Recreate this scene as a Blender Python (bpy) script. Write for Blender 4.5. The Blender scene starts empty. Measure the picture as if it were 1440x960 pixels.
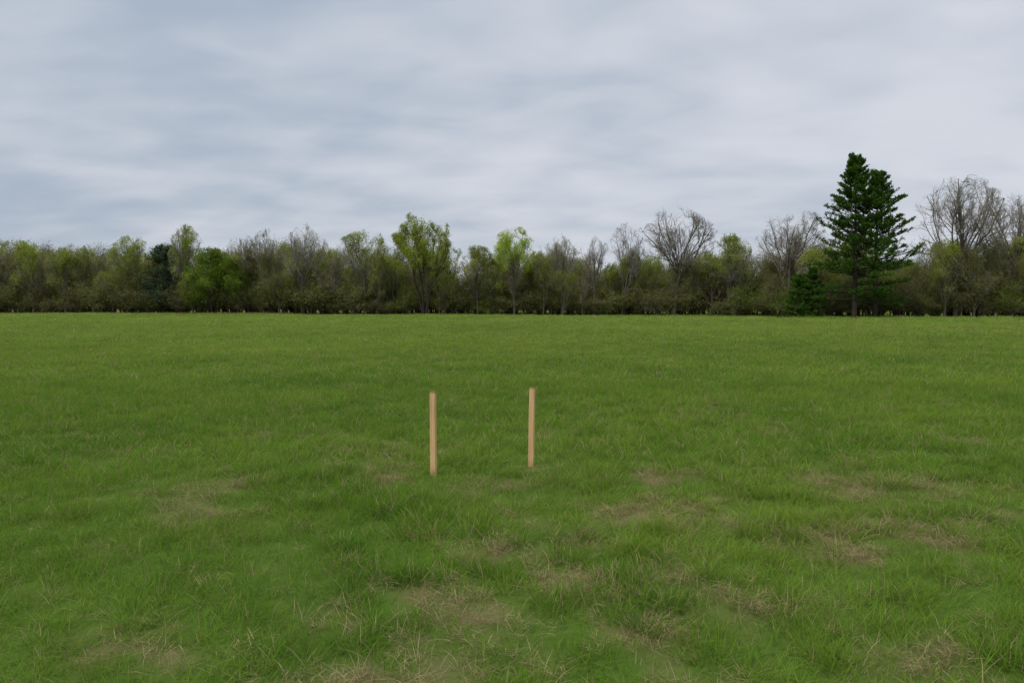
import bpy, math, numpy as np
from math import radians, pi
S = bpy.context.scene

# ------------------------------------------------------------------ helpers
_T = np.random.default_rng(99).random((8, 256, 256))
def vnoise(x, y, size, seed=0):
    x = np.asarray(x, float) / size + 1000.3 + seed * 17.7
    y = np.asarray(y, float) / size + 1000.7 + seed * 9.1
    xi = np.floor(x).astype(int); yi = np.floor(y).astype(int)
    fx = x - xi; fy = y - yi
    fx = fx * fx * (3 - 2 * fx); fy = fy * fy * (3 - 2 * fy)
    T = _T[seed % 8]
    a = T[xi % 256, yi % 256]; b = T[(xi + 1) % 256, yi % 256]
    c = T[xi % 256, (yi + 1) % 256]; d = T[(xi + 1) % 256, (yi + 1) % 256]
    return (a * (1 - fx) + b * fx) * (1 - fy) + (c * (1 - fx) + d * fx) * fy

def ground_z(x, y):
    z = 0.05 * (vnoise(x, y, 1.3, 1) - .5) + 0.10 * (vnoise(x, y, 5.0, 2) - .5)
    far = np.clip((np.hypot(x, y) - 12) / 30, 0, 1)
    z = z + far * 0.30 * (vnoise(x, y, 17.0, 3) - .5)
    return z

DRY = [(-1.2, 6.1, .24), (-2.27, 4.9, .27), (-.31, 3.45, .18), (2.82, 4.75, .31), (1.15, 5.3, .36),
       (-.62, 2.95, .14), (-.94, 3.35, .11), (-1.79, 3.18, .15), (-.05, 4.4, .18), (.64, 3.4, .14),
       (2.95, 5.9, .42), (2.0, 2.98, .18), (2.07, 4.4, .24), (3.5, 5.9, .33), (-.3, 5.9, .20),
       (1.63, 4.9, .22), (.35, 3.95, .17), (.75, 5.1, .24), (4.6, 5.0, .22), (1.5, 6.2, .22), (-.1, 5.2, .12)]
def dryness(x, y):
    wx = x + .5 * (vnoise(x, y, .25, 4) - .5); wy = y + .5 * (vnoise(x, y, .25, 5) - .5)
    d = np.zeros_like(x)
    for cx, cy, r in DRY:
        q = ((wx - cx) / (r * 1.15)) ** 2 + ((wy - cy) / r) ** 2
        d = np.maximum(d, np.exp(-q * 1.25))
    n = .5 * vnoise(x, y, .7, 6) + .5 * vnoise(x, y, .24, 7)
    d = np.maximum(d, np.clip((n - .60) * 2.6, 0, .5))
    return np.clip(d, 0, 1)

def mesh_from(name, V, Fq, Ft=None, mats=(), mi=None, col=None, smooth=False):
    me = bpy.data.meshes.new(name)
    nq = 0 if Fq is None else len(Fq); nt = 0 if Ft is None else len(Ft)
    me.vertices.add(len(V)); me.vertices.foreach_set('co', np.ascontiguousarray(V, np.float32).ravel())
    loops = []
    if nq: loops.append(np.asarray(Fq).ravel())
    if nt: loops.append(np.asarray(Ft).ravel())
    loops = np.concatenate(loops).astype(np.int32)
    me.loops.add(len(loops)); me.loops.foreach_set('vertex_index', loops)
    me.polygons.add(nq + nt)
    st = np.concatenate([np.arange(nq) * 4, nq * 4 + np.arange(nt) * 3]).astype(np.int32)
    me.polygons.foreach_set('loop_start', st)
    if mi is not None: me.polygons.foreach_set('material_index', np.asarray(mi, np.int32))
    if smooth: me.polygons.foreach_set('use_smooth', np.ones(nq + nt, bool))
    for m in mats: me.materials.append(m)
    if col is not None:
        a = me.attributes.new('col', 'FLOAT_COLOR', 'POINT')
        c = np.ones((len(V), 4), np.float32); c[:, :3] = col
        a.data.foreach_set('color', c.ravel())
    me.update(calc_edges=True); me.validate()
    return me

def add_obj(name, me, loc=(0, 0, 0), rot=(0, 0, 0)):
    o = bpy.data.objects.new(name, me); o.location = loc; o.rotation_euler = rot
    S.collection.objects.link(o)
    return o

# ------------------------------------------------------------------ materials
def new_mat(name):
    m = bpy.data.materials.new(name); m.use_nodes = True
    nt = m.node_tree; nt.nodes.clear()
    return m, nt, nt.nodes, nt.links
def N(nodes, t, **k):
    n = nodes.new(t)
    for a, v in k.items(): setattr(n, a, v)
    return n
def mixc(nodes, links, f, a, b, blend='MIX'):
    n = nodes.new('ShaderNodeMix'); n.data_type = 'RGBA'; n.blend_type = blend
    for sock, v in ((n.inputs[0], f), (n.inputs[6], a), (n.inputs[7], b)):
        if isinstance(v, (int, float)): sock.default_value = v
        elif isinstance(v, tuple): sock.default_value = (*v, 1)
        else: links.new(v, sock)
    return n.outputs[2]
def mth(nodes, links, op, a, b=0.0, c=None, clamp=False):
    n = nodes.new('ShaderNodeMath'); n.operation = op; n.use_clamp = clamp
    vs = [a, b] + ([c] if c is not None else [])
    for i, v in enumerate(vs):
        if isinstance(v, (int, float)): n.inputs[i].default_value = v
        else: links.new(v, n.inputs[i])
    return n.outputs[0]
def leaf_shader(nodes, links, colr, trans=.35):
    t = N(nodes, 'ShaderNodeBsdfTranslucent'); links.new(colr, t.inputs['Color'])
    p = N(nodes, 'ShaderNodeBsdfDiffuse'); links.new(colr, p.inputs['Color'])
    mx = N(nodes, 'ShaderNodeMixShader'); mx.inputs[0].default_value = trans
    links.new(p.outputs[0], mx.inputs[1]); links.new(t.outputs[0], mx.inputs[2])
    o = N(nodes, 'ShaderNodeOutputMaterial'); links.new(mx.outputs[0], o.inputs[0])

def grass_mat():
    m, nt, nd, lk = new_mat('grass_blades')
    a = N(nd, 'ShaderNodeAttribute', attribute_name='col')
    sp = N(nd, 'ShaderNodeSeparateColor'); lk.new(a.outputs['Color'], sp.inputs[0])
    t, rnd, b = sp.outputs[0], sp.outputs[1], sp.outputs[2]
    ti = N(nd, 'ShaderNodeAttribute', attribute_name='tint').outputs['Fac']
    dr = N(nd, 'ShaderNodeAttribute', attribute_name='dry').outputs['Fac']
    f = mth(nd, lk, 'ADD', mth(nd, lk, 'MULTIPLY', ti, .72), mth(nd, lk, 'MULTIPLY', rnd, .28), clamp=True)
    g = mixc(nd, lk, f, (0.055, 0.168, 0.013), (0.285, 0.395, 0.042))
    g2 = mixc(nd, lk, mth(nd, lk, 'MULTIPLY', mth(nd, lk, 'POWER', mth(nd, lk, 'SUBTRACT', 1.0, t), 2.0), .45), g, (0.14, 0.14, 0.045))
    thr = mth(nd, lk, 'ADD', mth(nd, lk, 'MULTIPLY', dr, .48), .06)
    isd = mth(nd, lk, 'LESS_THAN', b, thr)
    straw = mixc(nd, lk, rnd, (0.24, 0.20, 0.085), (0.44, 0.36, 0.18))
    leaf_shader(nd, lk, mixc(nd, lk, isd, g2, straw), .40)
    return m
def straw_mat():
    m, nt, nd, lk = new_mat('dry_grass_blades')
    a = N(nd, 'ShaderNodeAttribute', attribute_name='col')
    sp = N(nd, 'ShaderNodeSeparateColor'); lk.new(a.outputs['Color'], sp.inputs[0])
    c = mixc(nd, lk, sp.outputs[1], (0.13, 0.10, 0.045), (0.46, 0.35, 0.18))
    leaf_shader(nd, lk, c, .2)
    return m
def ground_mat():
    m, nt, nd, lk = new_mat('meadow_ground')
    geo = N(nd, 'ShaderNodeNewGeometry')
    def noise(sc, det=4):
        n = N(nd, 'ShaderNodeTexNoise'); n.inputs['Scale'].default_value = sc; n.inputs['Detail'].default_value = det
        lk.new(geo.outputs['Position'], n.inputs['Vector']); return n.outputs['Fac']
    a = N(nd, 'ShaderNodeAttribute', attribute_name='dry')
    n1 = noise(35, 6); n2 = noise(.25, 3); n3 = noise(120, 3)
    g = mixc(nd, lk, n2, (0.050, 0.110, 0.012), (0.095, 0.165, 0.022))
    g = mixc(nd, lk, mth(nd, lk, 'MULTIPLY', n1, .45), g, (0.08, 0.07, 0.028))
    st = mixc(nd, lk, n3, (0.08, 0.06, 0.027), (0.26, 0.19, 0.10))
    c = mixc(nd, lk, mth(nd, lk, 'MULTIPLY', a.outputs['Fac'], .9), g, st)
    p = N(nd, 'ShaderNodeBsdfDiffuse')
    lk.new(c, p.inputs['Color'])
    bp = N(nd, 'ShaderNodeBump'); bp.inputs['Strength'].default_value = .6; bp.inputs['Distance'].default_value = .03
    lk.new(n1, bp.inputs['Height']); lk.new(bp.outputs[0], p.inputs['Normal'])
    o = N(nd, 'ShaderNodeOutputMaterial'); lk.new(p.outputs[0], o.inputs[0])
    return m
def bark_mat(name, c1, c2, twig):
    m, nt, nd, lk = new_mat(name)
    geo = N(nd, 'ShaderNodeNewGeometry')
    n = N(nd, 'ShaderNodeTexNoise'); n.inputs['Scale'].default_value = 2.2; n.inputs['Detail'].default_value = 3
    lk.new(geo.outputs['Position'], n.inputs['Vector'])
    a = N(nd, 'ShaderNodeAttribute', attribute_name='col')
    sp = N(nd, 'ShaderNodeSeparateColor'); lk.new(a.outputs['Color'], sp.inputs[0])
    c = mixc(nd, lk, n.outputs['Fac'], c1, c2)
    c = mixc(nd, lk, sp.outputs[1], c, twig)
    p = N(nd, 'ShaderNodeBsdfDiffuse'); lk.new(c, p.inputs['Color'])
    o = N(nd, 'ShaderNodeOutputMaterial'); lk.new(p.outputs[0], o.inputs[0])
    return m
def foliage_mat(name, c1, c2, c3, trans=.35):
    m, nt, nd, lk = new_mat(name)
    a = N(nd, 'ShaderNodeAttribute', attribute_name='col')
    sp = N(nd, 'ShaderNodeSeparateColor'); lk.new(a.outputs['Color'], sp.inputs[0])
    oi = N(nd, 'ShaderNodeObjectInfo')
    c = mixc(nd, lk, sp.outputs[1], c1, c2)
    c = mixc(nd, lk, mth(nd, lk, 'MULTIPLY', oi.outputs['Random'], .8), c, c3)
    leaf_shader(nd, lk, c, trans)
    return m
M_GRASS = grass_mat(); M_STRAW = straw_mat(); M_GROUND = ground_mat()
M_BARK = bark_mat('bark_grey', (0.07, 0.057, 0.045), (0.17, 0.145, 0.115), (0.31, 0.27, 0.225))
M_BARKW = bark_mat('bark_wood', (0.06, 0.05, 0.039), (0.14, 0.12, 0.093), (0.26, 0.22, 0.16))
M_BARKD = bark_mat('bark_dark', (0.03, 0.024, 0.018), (0.07, 0.058, 0.045), (0.12, 0.10, 0.07))
M_BUD = foliage_mat('spring_leaves', (0.19, 0.25, 0.03), (0.38, 0.44, 0.055), (0.25, 0.26, 0.06), .45)
M_BRIGHT = foliage_mat('bright_spring_leaves', (0.26, 0.36, 0.02), (0.48, 0.58, 0.04), (0.38, 0.48, 0.03), .45)
M_OLIVE = foliage_mat('understory_leaves', (0.125, 0.145, 0.032), (0.23, 0.25, 0.05), (0.18, 0.16, 0.065))
M_GREEN = foliage_mat('green_leaves', (0.09, 0.15, 0.016), (0.18, 0.25, 0.03), (0.14, 0.18, 0.024))
M_PINE = foliage_mat('pine_needles', (0.032, 0.082, 0.012), (0.095, 0.175, 0.027), (0.045, 0.10, 0.014), .2)
M_PINE2 = foliage_mat('cedar_needles', (0.055, 0.085, 0.05), (0.10, 0.14, 0.08), (0.075, 0.10, 0.055), .15)

# ------------------------------------------------------------------ instancing
def instancer(name, pts, rot, scl, idx, coll, extra=None, realize=False):
    me = bpy.data.meshes.new(name)
    me.vertices.add(len(pts)); me.vertices.foreach_set('co', np.ascontiguousarray(pts, np.float32).ravel())
    for nm, arr in (('rot', rot), ('scl', scl)):
        a = me.attributes.new(nm, 'FLOAT_VECTOR', 'POINT'); a.data.foreach_set('vector', np.ascontiguousarray(arr, np.float32).ravel())
    a = me.attributes.new('idx', 'INT', 'POINT'); a.data.foreach_set('value', np.ascontiguousarray(idx, np.int32))
    for k, v in (extra or {}).items():
        a = me.attributes.new(k, 'FLOAT', 'POINT'); a.data.foreach_set('value', np.ascontiguousarray(v, np.float32))
    me.update()
    o = add_obj(name, me)
    g = bpy.data.node_groups.new(name + '_scatter', 'GeometryNodeTree')
    g.interface.new_socket('Geometry', in_out='INPUT', socket_type='NodeSocketGeometry')
    g.interface.new_socket('Geometry', in_out='OUTPUT', socket_type='NodeSocketGeometry')
    nd, lk = g.nodes, g.links
    gi = nd.new('NodeGroupInput'); go = nd.new('NodeGroupOutput')
    ip = nd.new('GeometryNodeInstanceOnPoints'); ip.inputs['Pick Instance'].default_value = True
    ci = nd.new('GeometryNodeCollectionInfo'); ci.inputs['Collection'].default_value = coll
    ci.inputs['Separate Children'].default_value = True; ci.inputs['Reset Children'].default_value = True
    def na(nm, ty):
        n = nd.new('GeometryNodeInputNamedAttribute'); n.data_type = ty; n.inputs['Name'].default_value = nm
        return n.outputs['Attribute']
    e = nd.new('FunctionNodeEulerToRotation')
    lk.new(na('rot', 'FLOAT_VECTOR'), e.inputs[0])
    lk.new(gi.outputs[0], ip.inputs['Points']); lk.new(ci.outputs[0], ip.inputs['Instance'])
    lk.new(na('idx', 'INT'), ip.inputs['Instance Index']); lk.new(e.outputs[0], ip.inputs['Rotation'])
    lk.new(na('scl', 'FLOAT_VECTOR'), ip.inputs['Scale'])
    if realize:
        last = ip.outputs[0]
        for nm in ('rot', 'scl', 'idx'):
            rm = nd.new('GeometryNodeRemoveAttribute'); rm.inputs['Name'].default_value = nm
            lk.new(last, rm.inputs[0]); last = rm.outputs[0]
        rz = nd.new('GeometryNodeRealizeInstances'); lk.new(last, rz.inputs[0]); lk.new(rz.outputs[0], go.inputs[0])
    else:
        lk.new(ip.outputs[0], go.inputs[0])
    md = o.modifiers.new('scatter', 'NODES'); md.node_group = g
    return o
def source_coll(name, meshes):
    c = bpy.data.collections.new(name)
    for i, me in enumerate(meshes):
        c.objects.link(bpy.data.objects.new('%s_%02d' % (name, i), me))
    return c

# ------------------------------------------------------------------ ground
def edge_y(X):
    return np.interp(X, [-160, -82, 0, 28, 38, 60, 120], [112, 109, 103, 97, 86, 79, 72])
def build_ground():
    ang = np.linspace(0, 2 * pi, 241)[:-1]
    r = np.concatenate([np.linspace(.15, 14, 150), np.geomspace(14.2, 130, 110), [200, 400, 900, 2500, 5000]])
    A, R = np.meshgrid(ang, r); X = R * np.cos(A); Y = R * np.sin(A)
    X = np.concatenate([[0.], X.ravel()]); Y = np.concatenate([[0.], Y.ravel()])
    Z = ground_z(X, Y) * np.where(np.hypot(X, Y) > 150, 0, 1)
    n = len(ang); i = np.arange(len(r) - 1)[:, None]; j = np.arange(n)[None]
    a = 1 + i * n + j; b = 1 + i * n + (j + 1) % n
    Fq = np.stack([a, a + n, b + n, b], -1).reshape(-1, 4)
    j = np.arange(n); Ft = np.stack([np.zeros(n, int), 1 + j, 1 + (j + 1) % n], -1)
    me = mesh_from('ground', np.stack([X, Y, Z], -1), Fq, Ft, [M_GROUND], smooth=True)
    at = me.attributes.new('dry', 'FLOAT', 'POINT')
    d = dryness(X, Y) * np.clip(1.3 - np.hypot(X, Y) / 14, 0.05, 1)
    edge = np.clip((Y - edge_y(X) + 2.5) / 2, 0, 1) * np.clip(-X / 20, .25, 1)
    at.data.foreach_set('value', np.maximum(d, edge).astype(np.float32))
    return add_obj('ground', me)

# ------------------------------------------------------------------ grass tufts
def tuft(name, rng, nb, rad, l0, l1, w0, w1, lean0, lean1, bend, mat, flat=False, K=4):
    a = rng.random(nb) * 2 * pi; rr = rad * np.sqrt(rng.random(nb))
    root = np.stack([rr * np.cos(a), rr * np.sin(a), np.full(nb, -.01)], -1)
    az = a + rng.normal(0, 1.0, nb) if not flat else rng.random(nb) * 2 * pi
    L = l0 + (l1 - l0) * rng.random(nb) ** 1.3
    lean = lean0 + (lean1 - lean0) * rng.random(nb)
    bd = bend * (.3 + rng.random(nb)) * 3 / (K - 1)
    w = w0 + (w1 - w0) * rng.random(nb)
    h = np.stack([np.cos(az), np.sin(az), np.zeros(nb)], -1)
    sd = np.stack([-np.sin(az), np.cos(az), np.zeros(nb)], -1)
    tw = rng.normal(0, .6, nb)
    sd = sd * np.cos(tw)[:, None] + h * np.sin(tw)[:, None]
    V = np.zeros((nb, K, 2, 3)); C = np.zeros((nb, K, 2, 3))
    p = root.copy(); rnd = rng.random(nb); b = rng.random(nb)
    if flat: p[:, 2] = .005 + .05 * rng.random(nb)
    wp = [.8, 1., .75, .08] if K == 4 else [.9, .9, .08]
    for k in range(K):
        V[:, k, 0] = p - sd * (w * wp[k] / 2)[:, None]; V[:, k, 1] = p + sd * (w * wp[k] / 2)[:, None]
        C[:, k, :, 0] = k / (K - 1); C[:, k, :, 1] = rnd[:, None]; C[:, k, :, 2] = b[:, None]
        th = np.minimum(lean + bd * (k + .5), 2.0)
        p = p + (h * np.sin(th)[:, None] + np.array([0, 0, 1.]) * np.cos(th)[:, None]) * (L / (K - 1))[:, None]
        if flat: p[:, 2] = np.maximum(p[:, 2], .004)
    base = np.arange(nb)[:, None] * K * 2 + np.arange(K - 1)[None] * 2
    F = np.stack([base, base + 1, base + 3, base + 2], -1).reshape(-1, 4)
    return mesh_from(name, V.reshape(-1, 3), F, None, [mat], col=C.reshape(-1, 3))

def build_grass():
    r = np.random.default_rng(3)
    tufts = []
    for i in range(6): tufts.append(tuft('tuft_fine', r, 38, .10, .06, .17, .0022, .0042, .05, .95, .26, M_GRASS, K=3))
    for i in range(3): tufts.append(tuft('tuft_lush', r, 42, .09, .10, .20, .0028, .0054, .05, .8, .30, M_GRASS))
    for i in range(2): tufts.append(tuft('tuft_wispy', r, 12, .08, .12, .24, .0016, .0028, .02, .6, .16, M_GRASS))
    for i in range(4): tufts.append(tuft('tuft_mid', r, 26, .11, .07, .19, .0035, .0065, .05, .8, .26, M_GRASS, K=3))
    for i in range(4): tufts.append(tuft('tuft_far', r, 20, .15, .06, .18, .005, .009, .05, .8, .25, M_GRASS, K=3))
    coll = source_coll('grass_tuft', tufts)
    P = []; SC = []; BD = []
    for bi, (y0, y1, dens, sc) in enumerate(((1.2, 6.5, 115, 1.0), (6.5, 14, 70, 1.15), (14, 28, 32, 1.45), (28, 54, 9.5, 2.3), (54, 114, 2.6, 3.8))):
        xm = y1 * .82 + 2
        n = int((y1 - y0) * 2 * xm * dens)
        x = r.uniform(-xm, xm, n); y = r.uniform(y0, y1, n) + r.normal(0, (y1 - y0) * .03, n)
        k = (np.abs(x) < y * .82 + 2) & (y < edge_y(x) - .5) & (y > 1.2)
        P.append(np.stack([x[k], y[k]], -1)); SC.append(np.full(k.sum(), sc)); BD.append(np.full(k.sum(), bi))
    P = np.concatenate(P); sc = np.concatenate(SC); bd = np.concatenate(BD); x, y = P.T
    dry = dryness(x, y) * np.clip(1.3 - y / 12, 0.10, 1)
    k = r.random(len(x)) > dry * .76
    x, y, sc, dry, bd = x[k], y[k], sc[k], dry[k], bd[k]; n = len(x)
    hn = .55 * vnoise(x, y, .45, 2) + .45 * vnoise(x, y, 1.7, 3)
    lush = vnoise(x, y, .28, 5) * .55 + vnoise(x, y, 1.1, 6) * .45
    H = (.66 + .48 * hn) * (1 - .45 * dry) * np.where(lush > .62, 1.08, .97) * r.uniform(.7, 1.2, n)
    for sx, sy in ((-.74, 6.33), (.19, 6.72)):
        dd = np.hypot(x - sx, (y - sy + .25) * .8)
        H *= np.clip(.5 + dd * .9, 0, 1)
    H *= np.where(y > 54, .75, 1)
    idx = np.where(lush > .62, r.integers(6, 9, n), r.integers(0, 6, n))
    idx = np.where(r.random(n) < .10, r.integers(9, 11, n), idx)
    idx = np.where(bd == 1, np.where(r.random(n) < .12, r.integers(9, 11, n), r.integers(11, 15, n)), idx)
    idx = np.where(bd >= 2, r.integers(15, 19, n), idx)
    la = vnoise(x, y, .8, 7) * 4 * pi; lm = .30 * r.random(n) + .1
    rot = np.stack([lm * np.cos(la), lm * np.sin(la), r.random(n) * 2 * pi], -1)
    scl = np.stack([sc, sc, H * np.where(sc > 2, 1.1, 1)], -1)
    far = np.clip((y - 10) / 30, 0, 1)
    tint = .10 + .42 * vnoise(x, y, 2.2, 0) + .36 * vnoise(x, y * .7, 8., 1) + (.34 - .16 * far) * (vnoise(x, y, .45, 4) - .5)
    tint = tint + .10 * np.clip((x + 1) / 6, -1, 1) * np.clip(1.5 - y / 12, 0, 1) + .10 * np.clip((y - 14) / 50, 0, 1)
    tint = tint - .12 * np.clip((-x - .3) / 2.2, 0, 1) * np.clip((9 - y) / 4, 0, 1)
    tint = np.clip(tint + r.normal(0, 1, n) * (.08 - .05 * far) - .14 * np.clip((lush - .56) * 8, 0, 1) * (1 - far), 0, 1)
    dry2 = dry + .18 * np.clip((y - 8) / 30, 0, 1)
    z = ground_z(x, y)
    print('tufts', n)
    instancer('grass', np.stack([x, y, z], -1), rot, scl, idx, coll, {'tint': tint, 'dry': dry2}, realize=True)
    ds = [tuft('thatch', r, 34, .10, .05, .15, .0016, .0034, 1.0, 1.5, .12, M_STRAW, True, K=3) for _ in range(4)]
    ds += [tuft('dry_stems', r, 12, .08, .08, .20, .0015, .003, .1, 1.0, .2, M_STRAW, K=3) for _ in range(3)]
    c2 = source_coll('dry_tuft', ds)
    x = r.uniform(-13, 13, 48000); y = r.uniform(1, 14, 48000)
    d = dryness(x, y) * np.clip(1.35 - y / 13, 0, 1)
    k = (r.random(len(x)) < d * .9 + .045) & (np.abs(x) < y * .82 + 2)
    x, y = x[k], y[k]; n = len(x)
    idx = np.where(r.random(n) < .84, r.integers(0, 4, n), r.integers(4, 7, n))
    s = r.uniform(.5, .95, n)
    m = 3600
    x2 = r.uniform(-125, -18, m); y2 = edge_y(x2) + r.uniform(-1.2, 1.6, m)
    X = np.concatenate([x, x2]); Y = np.concatenate([y, y2])
    idx = np.concatenate([idx, r.integers(4, 7, m)])
    sxy = np.concatenate([s, np.full(m, 5.)]); sz = np.concatenate([s, r.uniform(.9, 2.1, m)])
    rot = np.stack([r.normal(0, .05, n + m), r.normal(0, .05, n + m), r.random(n + m) * 2 * pi], -1)
    instancer('dry_grass', np.stack([X, Y, ground_z(X, Y) + .004], -1), rot, np.stack([sxy, sxy, sz], -1), idx, c2, realize=True)

# ------------------------------------------------------------------ trees
UP = np.array([0, 0, 1.])
def norm(v): return v / np.maximum(np.linalg.norm(v, axis=-1, keepdims=True), 1e-9)
def grow(r, P, D, L, R, n, jit, up, r_end=.35):
    pts = [P]; dirs = [D]; d = D
    for k in range(n):
        d = norm(d + r.normal(0, jit, d.shape) + UP * up)
        P = P + d * (L / n)[:, None]; pts.append(P); dirs.append(d)
    t = np.linspace(1, r_end, n + 1)
    return np.stack(pts, 1), np.stack(dirs, 1), R[:, None] * t[None]
def children(r, g, m, t0, t1, a0, a1, lfrac, rfrac, Lpar, rmin, shorten=.5):
    pts, dirs, rads = g; N_, K = pts.shape[:2]
    t = r.uniform(t0, t1, (N_, m)); f = t * (K - 1); i = np.minimum(f.astype(int), K - 2); u = (f - i)[..., None]
    ii = np.arange(N_)[:, None]
    p = pts[ii, i] * (1 - u) + pts[ii, i + 1] * u
    d = norm(dirs[ii, i + 1]); rr = rads[ii, i]
    rv = norm(r.normal(0, 1, d.shape)); side = norm(np.cross(d, rv))
    ang = r.uniform(a0, a1, (N_, m))[..., None]
    nd = norm(d * np.cos(ang) + side * np.sin(ang))
    L = Lpar[:, None] * lfrac * (1 - shorten * (t - t0) / max(t1 - t0, .01)) * r.uniform(.7, 1.25, (N_, m))
    R = np.maximum(rr * rfrac, rmin)
    return p.reshape(-1, 3), nd.reshape(-1, 3), L.ravel(), R.ravel()
def tubes(g, k, shade=0.0):
    pts, dirs, rads = g; N_, K = pts.shape[:2]
    d = norm(dirs); ref = np.where(np.abs(d[..., 2:3]) > .9, np.array([1., 0, 0]), UP)
    u = norm(np.cross(d, ref)); v = np.cross(d, u)
    a = np.arange(k) * 2 * pi / k
    ring = u[:, :, None] * np.cos(a)[None, None, :, None] + v[:, :, None] * np.sin(a)[None, None, :, None]
    V = pts[:, :, None] + ring * rads[:, :, None, None]
    b = np.arange(N_)[:, None, None] * K * k + np.arange(K - 1)[None, :, None] * k
    j = np.arange(k)[None, None]; j2 = (j + 1) % k
    F = np.stack([b + j, b + j2, b + k + j2, b + k + j], -1).reshape(-1, 4)
    V = V.reshape(-1, 3)
    return V, F, np.full((len(V), 3), shade)
def quads(r, C, size, asp=.6, dirs=None):
    n = len(C)
    a = norm(r.normal(0, 1, (n, 3))) if dirs is None else norm(dirs)
    b = norm(np.cross(a, r.normal(0, 1, (n, 3))))
    s = size * r.uniform(.6, 1.3, n)[:, None]
    a = a * s; b = b * s * asp
    V = np.stack([C - a * .5, C + b * .5, C + a * .5, C - b * .5], 1).reshape(-1, 3)
    F = np.arange(n * 4).reshape(-1, 4)
    col = np.repeat(np.stack([np.zeros(n), r.random(n), r.random(n)], -1), 4, 0)
    return V, F, col
def assemble(name, parts, mats, crown=None, H=None, W=None, tight=.30, k0=.72):
    Vs, Fs, Cs, Ms = [], [], [], []; off = 0
    for V, F, C, m in parts:
        Vs.append(V); Fs.append(F + off); off += len(V); Cs.append(C); Ms.append(np.full(len(F), m))
    V = np.concatenate(Vs)
    if crown:
        H, W, zc = crown
        V[:, 2] *= H / np.percentile(V[:, 2], 94)
        q = np.percentile(np.hypot(V[:, 0], V[:, 1]), 88); V[:, :2] *= (W / 2) / q
        e = np.stack([V[:, 0] / (W / 2), V[:, 1] / (W / 2), (V[:, 2] - zc * H) / ((1 - zc) * H)], -1)
        e[:, 2] = np.maximum(e[:, 2], e[:, 2] * .6)
        rr = np.linalg.norm(e, axis=1)
        new = np.where(rr > k0, k0 + tight * np.tanh((rr - k0) / tight), rr)
        th = np.arctan2(V[:, 1], V[:, 0])
        lob = 1 + .10 * np.sin(th * 3 + H) * np.cos(V[:, 2] * .9 + W) + .06 * np.sin(th * 5 + 2 * V[:, 2])
        s = (np.minimum(new * lob, np.maximum(rr, new)) / np.maximum(rr, 1e-6))[:, None]
        c0 = np.array([0, 0, zc * H]); lowm = V[:, 2] < zc * H * .55
        V = np.where(lowm[:, None], V, c0 + (V - c0) * s)
    elif H:
        V[:, 2] *= H / np.percentile(V[:, 2], 99.7)
        q = np.percentile(np.hypot(V[:, 0], V[:, 1]), 96); V[:, :2] *= (W / 2) / q
    return mesh_from(name, V, np.concatenate(Fs), None, mats, mi=np.concatenate(Ms), col=np.concatenate(Cs))

def decid(name, seed, H, W, trunk=.5, t_first=.35, limbs=11, spread=(.25, .75), counts=(9, 7, 6), twig=.012, tr=.016,
          leaves=0, leaf=.16, lmat=None, bark=None, stems=1, leafjit=.25, clump=0.0, up=.07, zc=.6, leaf_z=0, shaped=True):
    r = np.random.default_rng(seed)
    if stems == 1:
        P = np.zeros((1, 3)); D = norm(np.array([[r.normal(0, .04), r.normal(0, .04), 1.]])); L = np.array([H * trunk]); R = np.array([H * tr])
    else:
        a = np.arange(stems) * 2 * pi / stems + r.random(stems)
        P = np.stack([np.cos(a), np.sin(a), 0 * a], -1) * H * .02
        D = norm(np.stack([np.cos(a) * .3, np.sin(a) * .3, 1 + 0 * a], -1)); L = H * trunk * r.uniform(.8, 1.15, stems); R = np.full(stems, H * tr * .75)
    P[:, 2] -= .2
    g0 = grow(r, P, D, L, R, 6, .05, .05, .45); parts = [(*tubes(g0, 7), 0)]
    c = children(r, g0, max(2, limbs // stems), t_first, 1., spread[0], spread[1], (1 - trunk * .5) / trunk * .8, .62, L, .03, .35)
    g1 = grow(r, *c, 6, .10, up, .3); parts.append((*tubes(g1, 4, .1), 0))
    c2 = children(r, g1, counts[0], .18, 1., .35, .95, .48, .55, c[2], .018)
    g2 = grow(r, *c2, 4, .14, up * .9, .35); parts.append((*tubes(g2, 3, .45), 0))
    c3 = children(r, g2, counts[1], .15, 1., .35, .95, .52, .6, c2[2], twig * 1.1)
    g3 = grow(r, *c3, 3, .16, up * .6, .5); parts.append((*tubes(g3, 3, .8), 0))
    c4 = children(r, g3, counts[2], .1, 1., .3, .9, .6, .7, c3[2], twig * .8)
    g4 = grow(r, *c4, 1, .15, up * .4, .5); parts.append((*tubes(g4, 3, 1.), 0))
    if leaves:
        pp = np.concatenate([g4[0][:, 1:].reshape(-1, 3), g3[0][:, 1:].reshape(-1, 3)])
        w = vnoise(pp[:, 0] + pp[:, 2] * .37, pp[:, 1] + pp[:, 2] * .93, H * .11, 4)
        w = np.clip((w - clump) * 3, 0.02, 1) * (pp[:, 2] > leaf_z * H); w /= w.sum()
        C = pp[r.choice(len(pp), leaves, p=w)] + r.normal(0, leafjit, (leaves, 3))
        C[:, 2] = np.maximum(C[:, 2], .1)
        V, F, col = quads(r, C, leaf)
        parts.append((V, F, col, 1))
    mt = [bark or M_BARK, lmat or M_BUD]
    return assemble(name, parts, mt, crown=(H, W, zc)) if shaped else assemble(name, parts, mt, H=H, W=W)

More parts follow.
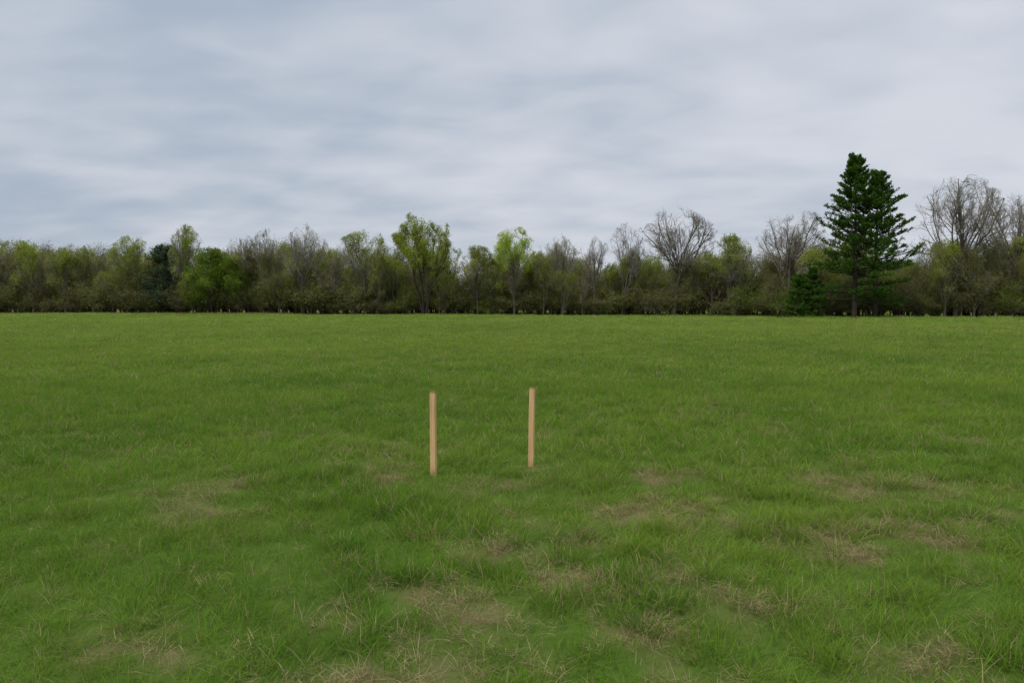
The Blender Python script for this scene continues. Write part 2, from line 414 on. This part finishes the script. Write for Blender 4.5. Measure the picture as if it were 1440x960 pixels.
def pine(name, seed, H, Rm, z0=.12, needles=7, thin_low=0.0):
    r = np.random.default_rng(seed)
    g0 = grow(r, np.array([[0, 0, -.2]]), norm(np.array([[.0, .0, 1.]])), np.array([H]), np.array([H * .017]), 12, .006, .02, .08)
    parts = [(*tubes(g0, 8), 0)]
    zs = []; z = H * z0
    while z < H * .97:
        zs.append(z); z += (.80 - .36 * z / H) * r.uniform(.75, 1.3)
    P, D, L, R = [], [], [], []
    for z in zs:
        u = z / H; m = r.integers(5, 8); a0 = r.random() * 6.28
        prof = Rm * (1 - u) ** .70 * (1.0 if u > .3 else .92 + .08 * u / .3)
        wh = r.uniform(.74, 1.12)
        for i in range(m):
            if u < .28 and r.random() < thin_low: continue
            a = a0 + i * 2 * pi / m + r.normal(0, .2)
            l = prof * wh * r.uniform(.7, 1.15) + .15
            if r.random() < .10: l *= .5
            el = np.interp(u, [0, .35, .75, 1], [-.10, .06, .38, .95]) + r.normal(0, .08)
            zz = np.clip(z + r.normal(0, .08), 0, H)
            ct = np.array([np.interp(zz, g0[0][0, :, 2], g0[0][0, :, k]) for k in (0, 1)])
            P.append([ct[0], ct[1], zz]); D.append([math.cos(a) * math.cos(el), math.sin(a) * math.cos(el), math.sin(el)])
            L.append(l); R.append(.02 + .011 * l)
    P, D, L, R = map(np.array, (P, D, L, R))
    g1 = grow(r, P, D, L, R, 6, .05, .04, .3); parts.append((*tubes(g1, 4), 0))
    pts, dirs, rads = g1; n = len(P); m = 15
    t = r.uniform(.24, 1., (n, m)); f = t * 6; i = np.minimum(f.astype(int), 5); u = (f - i)[..., None]; ii = np.arange(n)[:, None]
    p = pts[ii, i] * (1 - u) + pts[ii, i + 1] * u; d = norm(dirs[ii, i + 1])
    side = norm(np.cross(d, UP)) * np.where(r.random((n, m)) < .5, -1, 1)[..., None]
    nd = norm(d * .8 + side * r.uniform(.3, 1.0, (n, m))[..., None] + UP * r.normal(.16, .10, (n, m))[..., None])
    l2 = (L[:, None] * .28 * (1.25 - t) + .22) * r.uniform(.7, 1.2, (n, m))
    g2 = grow(r, p.reshape(-1, 3), nd.reshape(-1, 3), l2.ravel(), np.full(n * m, .012), 3, .08, .08, .5)
    parts.append((*tubes(g2, 3), 0))
    q = g2[0][:, 1:].reshape(-1, 3); dd = g2[1][:, 1:].reshape(-1, 3)
    q = np.repeat(q, needles, 0); dd = np.repeat(dd, needles, 0)
    dv = norm(dd * .7 + r.normal(0, .5, dd.shape) + UP * .25)
    ln = .27
    V, F, col = quads(r, q + dv * ln * .45 + r.normal(0, .04, q.shape), ln, .30, dv)
    parts.append((V, F, col, 1))
    return assemble(name, parts, [M_BARKD, M_PINE])

def cedar(name, seed, H, W):
    r = np.random.default_rng(seed)
    g0 = grow(r, np.array([[0, 0, -.2]]), UP[None], np.array([H * .97]), np.array([H * .016]), 8, .01, .02, .1)
    n = 240; u = r.uniform(.03, .96, n); a = r.random(n) * 2 * pi; el = r.uniform(.1, .7, n)
    P = np.stack([0 * u, 0 * u, u * H], -1); D = np.stack([np.cos(a) * np.cos(el), np.sin(a) * np.cos(el), np.sin(el)], -1)
    L = W * .5 * (1 - u) ** .45 * r.uniform(.6, 1.2, n) + .2
    g1 = grow(r, P, D, L, np.full(n, .03), 4, .1, .05)
    c = children(r, g1, 8, .2, 1, .3, .9, .4, .6, L, .012); g2 = grow(r, *c, 2, .1, .05)
    q = np.repeat(g2[0].reshape(-1, 3), 5, 0)
    V, F, col = quads(r, q + r.normal(0, .16, q.shape), .22, .5)
    return assemble(name, [(*tubes(g0, 6), 0), (*tubes(g1, 4), 0), (V, F, col, 1)], [M_BARKD, M_PINE2], H=H, W=W)

def place(name, me, x, y, rz=0.0):
    return add_obj(name, me, (x, y, float(ground_z(np.array(x), np.array(y))) - .05), (0, 0, rz))

def build_trees():
    place('pine_tree', pine('pine_tree', 11, 18.2, 6.3, thin_low=.35), 39.1, 78, .4)
    place('pine_tree', pine('pine_tree2', 12, 16.9, 5.8, z0=.10, thin_low=.35), 42.0, 79.0, 1.9)
    B = [(-32.2, 106, 13.5, 7.8, 21, 2600), (23.2, 98, 15.6, 11.2, 22, 0), (37.0, 91, 14.0, 9.4, 23, 300), (53.2, 82, 16.8, 10.8, 24, 0),
         (60.5, 83, 16.1, 8.5, 25, 0), (7.5, 103, 12.0, 5.8, 26, 1500), (16.6, 101, 13.1, 6.4, 27, 0), (12.4, 103, 11.8, 5.4, 28, 0), (-39., 108, 12.9, 6.5, 29, 400),
         (-43., 109, 12.4, 5.5, 30, 300)]
    for x, y, H, W, s, lv in B:
        place('bare_tree', decid('bare_tree', s, H, W, trunk=.45, t_first=.4, limbs=12, spread=(.2, .8), counts=(9, 7, 6), leaves=lv, leaf=.14, lmat=M_BUD, twig=.0092, tr=.018), x, y, s)
    place('leafing_tree', decid('leafing_tree', 41, 14.8, 11.0, trunk=.5, stems=3, limbs=16, counts=(9, 7, 4), leaves=30000, leaf=.20, leafjit=.26, clump=.12, tr=.022, lmat=M_BUD, bark=M_BARKD, zc=.5), -13.2, 103.5)
    place('leafing_tree', decid('leafing_tree', 42, 13.1, 6.8, trunk=.55, t_first=.62, limbs=14, spread=(.4, 1.1), counts=(8, 7, 4), leaves=15000, leaf=.19, leafjit=.22, clump=.05, lmat=M_BRIGHT, zc=.7, leaf_z=.45), .3, 102.5)
    for x, y, H, W, s, lv in ((-22.6, 105, 13., 8.8, 43, 7000), (30.3, 96, 11.1, 6.8, 44, 7500), (-51, 108, 13.6, 5.6, 45, 8000), (-60.5, 109, 12.2, 8, 46, 8000), (62.5, 83, 9.8, 7, 47, 7500), (-5.2, 104, 10.4, 7, 49, 9000)):
        place('leafing_tree', decid('leafing_tree', s, H, W, trunk=.5, limbs=12, counts=(8, 7, 5), leaves=lv, leaf=.17, clump=.2, lmat=M_BUD), x, y, s)
    place('leafing_tree', decid('leafing_tree', 48, 9.8, 10.5, trunk=.4, t_first=.1, limbs=18, spread=(.3, 1.1), counts=(8, 7, 3), leaves=24000, leaf=.2, leafjit=.3, stems=3, lmat=M_GREEN, bark=M_BARKD, zc=.4), -46.3, 106)
    place('cedar_tree', cedar('cedar_tree', 51, 10.8, 7), -55.3, 109)
    for x, y, H, W, s in ((34.0, 81, 5.2, 4.2, 52), (36.2, 82.5, 5.6, 4.2, 53)):
        place('evergreen_shrub', pine('evergreen_shrub', s, H, W * .5, z0=.03, needles=5), x, y)
    v = []
    for s in (61, 62, 63, 64): v.append(decid('wood_bare', s, 11, 6.5, trunk=.6, t_first=.25, limbs=12, counts=(8, 6, 5), twig=.011, leaves=600, leaf=.14, lmat=M_BUD, bark=M_BARKW, zc=.5, shaped=(s % 2 == 0)))
    for s in (65, 66, 67): v.append(decid('wood_bud', s, 11, 7, trunk=.55, t_first=.15, limbs=13, counts=(8, 6, 3), twig=.013, leaves=7000, leaf=.17, leafjit=.35, clump=.25, lmat=M_BUD, bark=M_BARKW, zc=.45, shaped=(s != 66)))
    for s in (68, 69): v.append(decid('wood_olive', s, 11, 7.5, trunk=.55, t_first=.08, limbs=14, counts=(8, 6, 3), twig=.014, leaves=7000, leaf=.17, leafjit=.4, clump=.15, lmat=M_OLIVE, bark=M_BARKW, zc=.4, shaped=False))
    for s in (71, 72, 73): v.append(decid('shrub', s, 4.5, 5, trunk=.5, t_first=.05, stems=6, limbs=24, counts=(6, 5, 3), spread=(.2, .8), twig=.012, leaves=3600, leaf=.15, leafjit=.35, lmat=M_OLIVE, bark=M_BARKW, shaped=False))
    v.append(decid('shrub_green', 74, 4.5, 5, trunk=.5, t_first=.05, stems=6, limbs=18, counts=(6, 5, 3), spread=(.2, .9), leaves=4200, leaf=.15, leafjit=.35, lmat=M_GREEN, bark=M_BARKW, shaped=False))
    coll = source_coll('wood_tree', v)
    r = np.random.default_rng(5)
    px = [-160, -90, -82, -74, -66, -60, -52, -44, -37, -30, -22, -13, -8, -3, 3, 8, 12, 17, 24, 30, 36, 40, 46, 53, 60, 70, 120]
    ph = [10.5, 11, 10.8, 10.6, 10.4, 10.6, 10.4, 9.2, 10.4, 10, 9.8, 9.8, 7.8, 9.0, 9.0, 9.0, 7.4, 8.6, 8.2, 8.4, 8.8, 8.6, 8.4, 8.6, 8.8, 10, 11]
    X, Y, I, Sx, Sz = [], [], [], [], []
    for row in range(5):
        off = 1.2 + row * 4.6
        x = -130.
        while x < 105:
            x += r.uniform(1.8, 4.4) * (1 + .03 * row)
            y = edge_y(x) + off + r.uniform(-2, 2)
            xf = x * edge_y(x) / y
            h = np.interp(xf, px, ph) * (y / edge_y(x)) * r.uniform(.66, 1.12)
            u = r.random(); green = (-66 < x < -44) or (-34 < x < 5) or (26 < x < 34) or x > 60
            i = r.integers(4, 7) if u < (.68 if green else .36) else (r.integers(7, 9) if u < .74 else r.integers(0, 4))
            X.append(x); Y.append(y); I.append(i); Sz.append(h / 11); Sx.append(h / 11 * r.uniform(.6, 1.1))
    for row in range(4):
        off = 1.0 + row * 4.
        x = -130.
        while x < 105:
            x += r.uniform(1.3, 3.0)
            y = edge_y(x) + off + r.uniform(-1.5, 1.5)
            h = r.uniform(3.0, 6.5) + .4 * row
            if row == 0: h = r.uniform(2.2, 5.5)
            X.append(x); Y.append(y); I.append(12 if r.random() < .2 else r.integers(9, 12)); Sz.append(h / 4.5); Sx.append((.5 * h + 2.) / 4.5 * r.uniform(.9, 1.3))
    X, Y, I, Sx, Sz = map(np.array, (X, Y, I, Sx, Sz))
    k = ~((np.abs(X - 40.5) < 5) & (Y < 82.5))
    X, Y, I, Sx, Sz = X[k], Y[k], I[k], Sx[k], Sz[k]; n = len(X)
    rot = np.stack([r.normal(0, .03, n), r.normal(0, .03, n), r.random(n) * 6.28], -1)
    print('wood instances', n)
    instancer('tree_line', np.stack([X, Y, ground_z(X, Y) - .05], -1), rot, np.stack([Sx, Sx, Sz], -1), I, coll)

# ------------------------------------------------------------------ stakes
def wood_mat():
    m, nt, nd, lk = new_mat('sawn_pine')
    tc = N(nd, 'ShaderNodeTexCoord'); oi = N(nd, 'ShaderNodeObjectInfo')
    mp = N(nd, 'ShaderNodeMapping'); mp.inputs['Scale'].default_value = (60, 60, 2.2)
    lk.new(tc.outputs['Object'], mp.inputs['Vector'])
    n = N(nd, 'ShaderNodeTexNoise', noise_dimensions='4D'); n.inputs['Scale'].default_value = 1.0; n.inputs['Detail'].default_value = 6
    lk.new(mp.outputs[0], n.inputs['Vector']); lk.new(mth(nd, lk, 'MULTIPLY', oi.outputs['Random'], 20.), n.inputs['W'])
    n2 = N(nd, 'ShaderNodeTexNoise'); n2.inputs['Scale'].default_value = 9; lk.new(tc.outputs['Object'], n2.inputs['Vector'])
    cr = N(nd, 'ShaderNodeValToRGB'); cr.color_ramp.elements[0].position = .3; cr.color_ramp.elements[1].position = .7
    cr.color_ramp.elements[0].color = (.45, .255, .11, 1); cr.color_ramp.elements[1].color = (.76, .50, .25, 1)
    lk.new(n.outputs['Fac'], cr.inputs[0])
    c = mixc(nd, lk, mth(nd, lk, 'MULTIPLY', n2.outputs['Fac'], .45), cr.outputs[0], (.54, .33, .15))
    sp = N(nd, 'ShaderNodeSeparateXYZ'); lk.new(tc.outputs['Object'], sp.inputs[0])
    top = mth(nd, lk, 'MULTIPLY', mth(nd, lk, 'SUBTRACT', sp.outputs[2], .770), 80., clamp=True)
    c = mixc(nd, lk, mth(nd, lk, 'MULTIPLY', top, .65), c, (.17, .085, .035))
    low = mth(nd, lk, 'MULTIPLY', mth(nd, lk, 'SUBTRACT', .10, sp.outputs[2]), 8., clamp=True)
    c = mixc(nd, lk, mth(nd, lk, 'MULTIPLY', low, .5), c, (.16, .10, .05))
    p = N(nd, 'ShaderNodeBsdfPrincipled'); p.inputs['Roughness'].default_value = .75; p.inputs['Specular IOR Level'].default_value = .2
    lk.new(c, p.inputs['Base Color'])
    b = N(nd, 'ShaderNodeBump'); b.inputs['Strength'].default_value = .3; b.inputs['Distance'].default_value = .001
    lk.new(n.outputs['Fac'], b.inputs['Height']); lk.new(b.outputs[0], p.inputs['Normal'])
    o = N(nd, 'ShaderNodeOutputMaterial'); lk.new(p.outputs[0], o.inputs[0])
    return m
def stake(mat, x, y, w, d, H, rz, tx, ty, seed):
    import bmesh
    r = np.random.default_rng(seed)
    bm = bmesh.new(); bmesh.ops.create_cube(bm, size=1)
    for v in bm.verts:
        t = v.co.z + .5
        v.co.x *= w; v.co.y *= d; v.co.z = -.28 + t * (H + .28)
        if t < .5: v.co.x *= .25; v.co.y *= .5
        else: v.co.z += .003 * (1 if v.co.x > 0 else -1) + r.normal(0, .0012)
    ed = [e for e in bm.edges if abs(e.verts[0].co.z - e.verts[1].co.z) > .5]
    bmesh.ops.subdivide_edges(bm, edges=ed, cuts=14)
    for v in bm.verts:
        if -.27 < v.co.z < H - .02:
            z = v.co.z
            s = min(1, max(.25, .25 + .75 * (z + .28) / .15))
            sx = 1 if v.co.x > 0 else -1; sy = 1 if v.co.y > 0 else -1
            v.co.x = sx * w / 2 * s + .0015 * math.sin(z * 5 + seed)
            v.co.y = sy * d / 2 * s
    bmesh.ops.recalc_face_normals(bm, faces=bm.faces)
    me = bpy.data.meshes.new('wooden_stake'); bm.to_mesh(me); bm.free(); me.materials.append(mat)
    o = add_obj('wooden_stake', me, (x, y, float(ground_z(np.array(x), np.array(y)))), (tx, ty, rz))
    bv = o.modifiers.new('bevel', 'BEVEL'); bv.width = .0008; bv.segments = 1; bv.limit_method = 'ANGLE'
    return o

# ------------------------------------------------------------------ sky, sun, camera
def build_world():
    w = bpy.data.worlds.new('World'); S.world = w; w.use_nodes = True
    nt = w.node_tree; nd, lk = nt.nodes, nt.links; nd.clear()
    sky = N(nd, 'ShaderNodeTexSky', sky_type='NISHITA'); sky.sun_disc = False
    sky.sun_elevation = radians(48); sky.sun_rotation = radians(230); sky.air_density = 1.5; sky.dust_density = 3
    bg1 = N(nd, 'ShaderNodeBackground'); bg1.inputs[1].default_value = .10; lk.new(sky.outputs[0], bg1.inputs[0])
    tc = N(nd, 'ShaderNodeTexCoord'); sp = N(nd, 'ShaderNodeSeparateXYZ'); lk.new(tc.outputs['Generated'], sp.inputs[0])
    z = mth(nd, lk, 'MAXIMUM', sp.outputs[2], 0.0)
    inv = mth(nd, lk, 'DIVIDE', 1.0, mth(nd, lk, 'ADD', z, .21))
    cb = N(nd, 'ShaderNodeCombineXYZ')
    lk.new(mth(nd, lk, 'MULTIPLY', sp.outputs[0], inv), cb.inputs[0]); lk.new(mth(nd, lk, 'MULTIPLY', sp.outputs[1], inv), cb.inputs[1])
    def noise(scale, rot, sc, det, rough, dist, off=(0, 0, 0)):
        mp = N(nd, 'ShaderNodeMapping'); mp.inputs['Rotation'].default_value = (0, 0, radians(rot)); mp.inputs['Scale'].default_value = sc
        mp.inputs['Location'].default_value = off
        lk.new(cb.outputs[0], mp.inputs['Vector'])
        n = N(nd, 'ShaderNodeTexNoise'); n.inputs['Scale'].default_value = scale; n.inputs['Detail'].default_value = det
        n.inputs['Roughness'].default_value = rough; n.inputs['Distortion'].default_value = dist
        lk.new(mp.outputs[0], n.inputs['Vector']); return n.outputs['Fac']
    n1 = noise(.9, 50, (1, 1.4, 1), 4, .45, .3, (3, 1, 0))
    n2 = noise(3.0, 55, (1, 1.6, 1), 4, .42, .25, (1, 7, 0))
    n3 = noise(.35, 0, (1, 1, 1), 2, .5, 0, (5, 2, 0))
    s = mth(nd, lk, 'ADD', mth(nd, lk, 'MULTIPLY', n1, .42), mth(nd, lk, 'MULTIPLY', n2, .32))
    s = mth(nd, lk, 'ADD', s, mth(nd, lk, 'MULTIPLY', n3, .26))
    s = mth(nd, lk, 'ADD', s, mth(nd, lk, 'MULTIPLY', sp.outputs[0], .035))
    lowb = mth(nd, lk, 'SUBTRACT', 1.0, mth(nd, lk, 'MULTIPLY', z, 5.0), clamp=True)
    s = mth(nd, lk, 'ADD', s, mth(nd, lk, 'MULTIPLY', lowb, .025))
    cr = N(nd, 'ShaderNodeValToRGB'); e = cr.color_ramp.elements; cr.color_ramp.interpolation = 'B_SPLINE'
    e[0].position = .37; e[0].color = (.38, .455, .56, 1); e[1].position = .63; e[1].color = (.68, .705, .775, 1)
    k = cr.color_ramp.elements.new(.50); k.color = (.55, .60, .68, 1)
    lk.new(s, cr.inputs[0])
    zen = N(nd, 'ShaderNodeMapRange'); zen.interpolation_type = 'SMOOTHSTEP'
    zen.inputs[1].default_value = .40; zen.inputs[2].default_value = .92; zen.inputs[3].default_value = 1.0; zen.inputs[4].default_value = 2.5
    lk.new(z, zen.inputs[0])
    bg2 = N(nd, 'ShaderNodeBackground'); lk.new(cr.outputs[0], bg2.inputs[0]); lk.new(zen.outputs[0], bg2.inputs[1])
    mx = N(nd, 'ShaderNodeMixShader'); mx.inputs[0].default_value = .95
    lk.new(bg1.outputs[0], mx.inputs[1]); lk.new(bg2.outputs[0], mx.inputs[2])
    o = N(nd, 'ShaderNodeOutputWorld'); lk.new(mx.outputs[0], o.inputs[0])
    sd = bpy.data.lights.new('sun', 'SUN'); sd.energy = 1.5; sd.angle = radians(18); sd.color = (1, .96, .9)
    so = bpy.data.objects.new('sun', sd); so.rotation_euler = (radians(42), 0, radians(-50)); S.collection.objects.link(so)

build_world()
build_ground()
build_grass()
build_trees()
WM = wood_mat()
stake(WM, -.735, 6.30, .054, .034, .79, radians(-27), 0.0, radians(.3), 1)
stake(WM, .188, 6.70, .052, .034, .79, radians(-23), radians(-.4), radians(1.0), 2)

cd = bpy.data.cameras.new('camera'); cd.lens = 24; cd.sensor_width = 36; cd.clip_start = .05; cd.clip_end = 8000
co = bpy.data.objects.new('camera', cd); co.location = (0, 0, 1.6); co.rotation_euler = (radians(90 - 3.13), 0, 0)
S.collection.objects.link(co); S.camera = co
S.view_settings.view_transform = 'Standard'; S.view_settings.look = 'None'; S.view_settings.exposure = 0
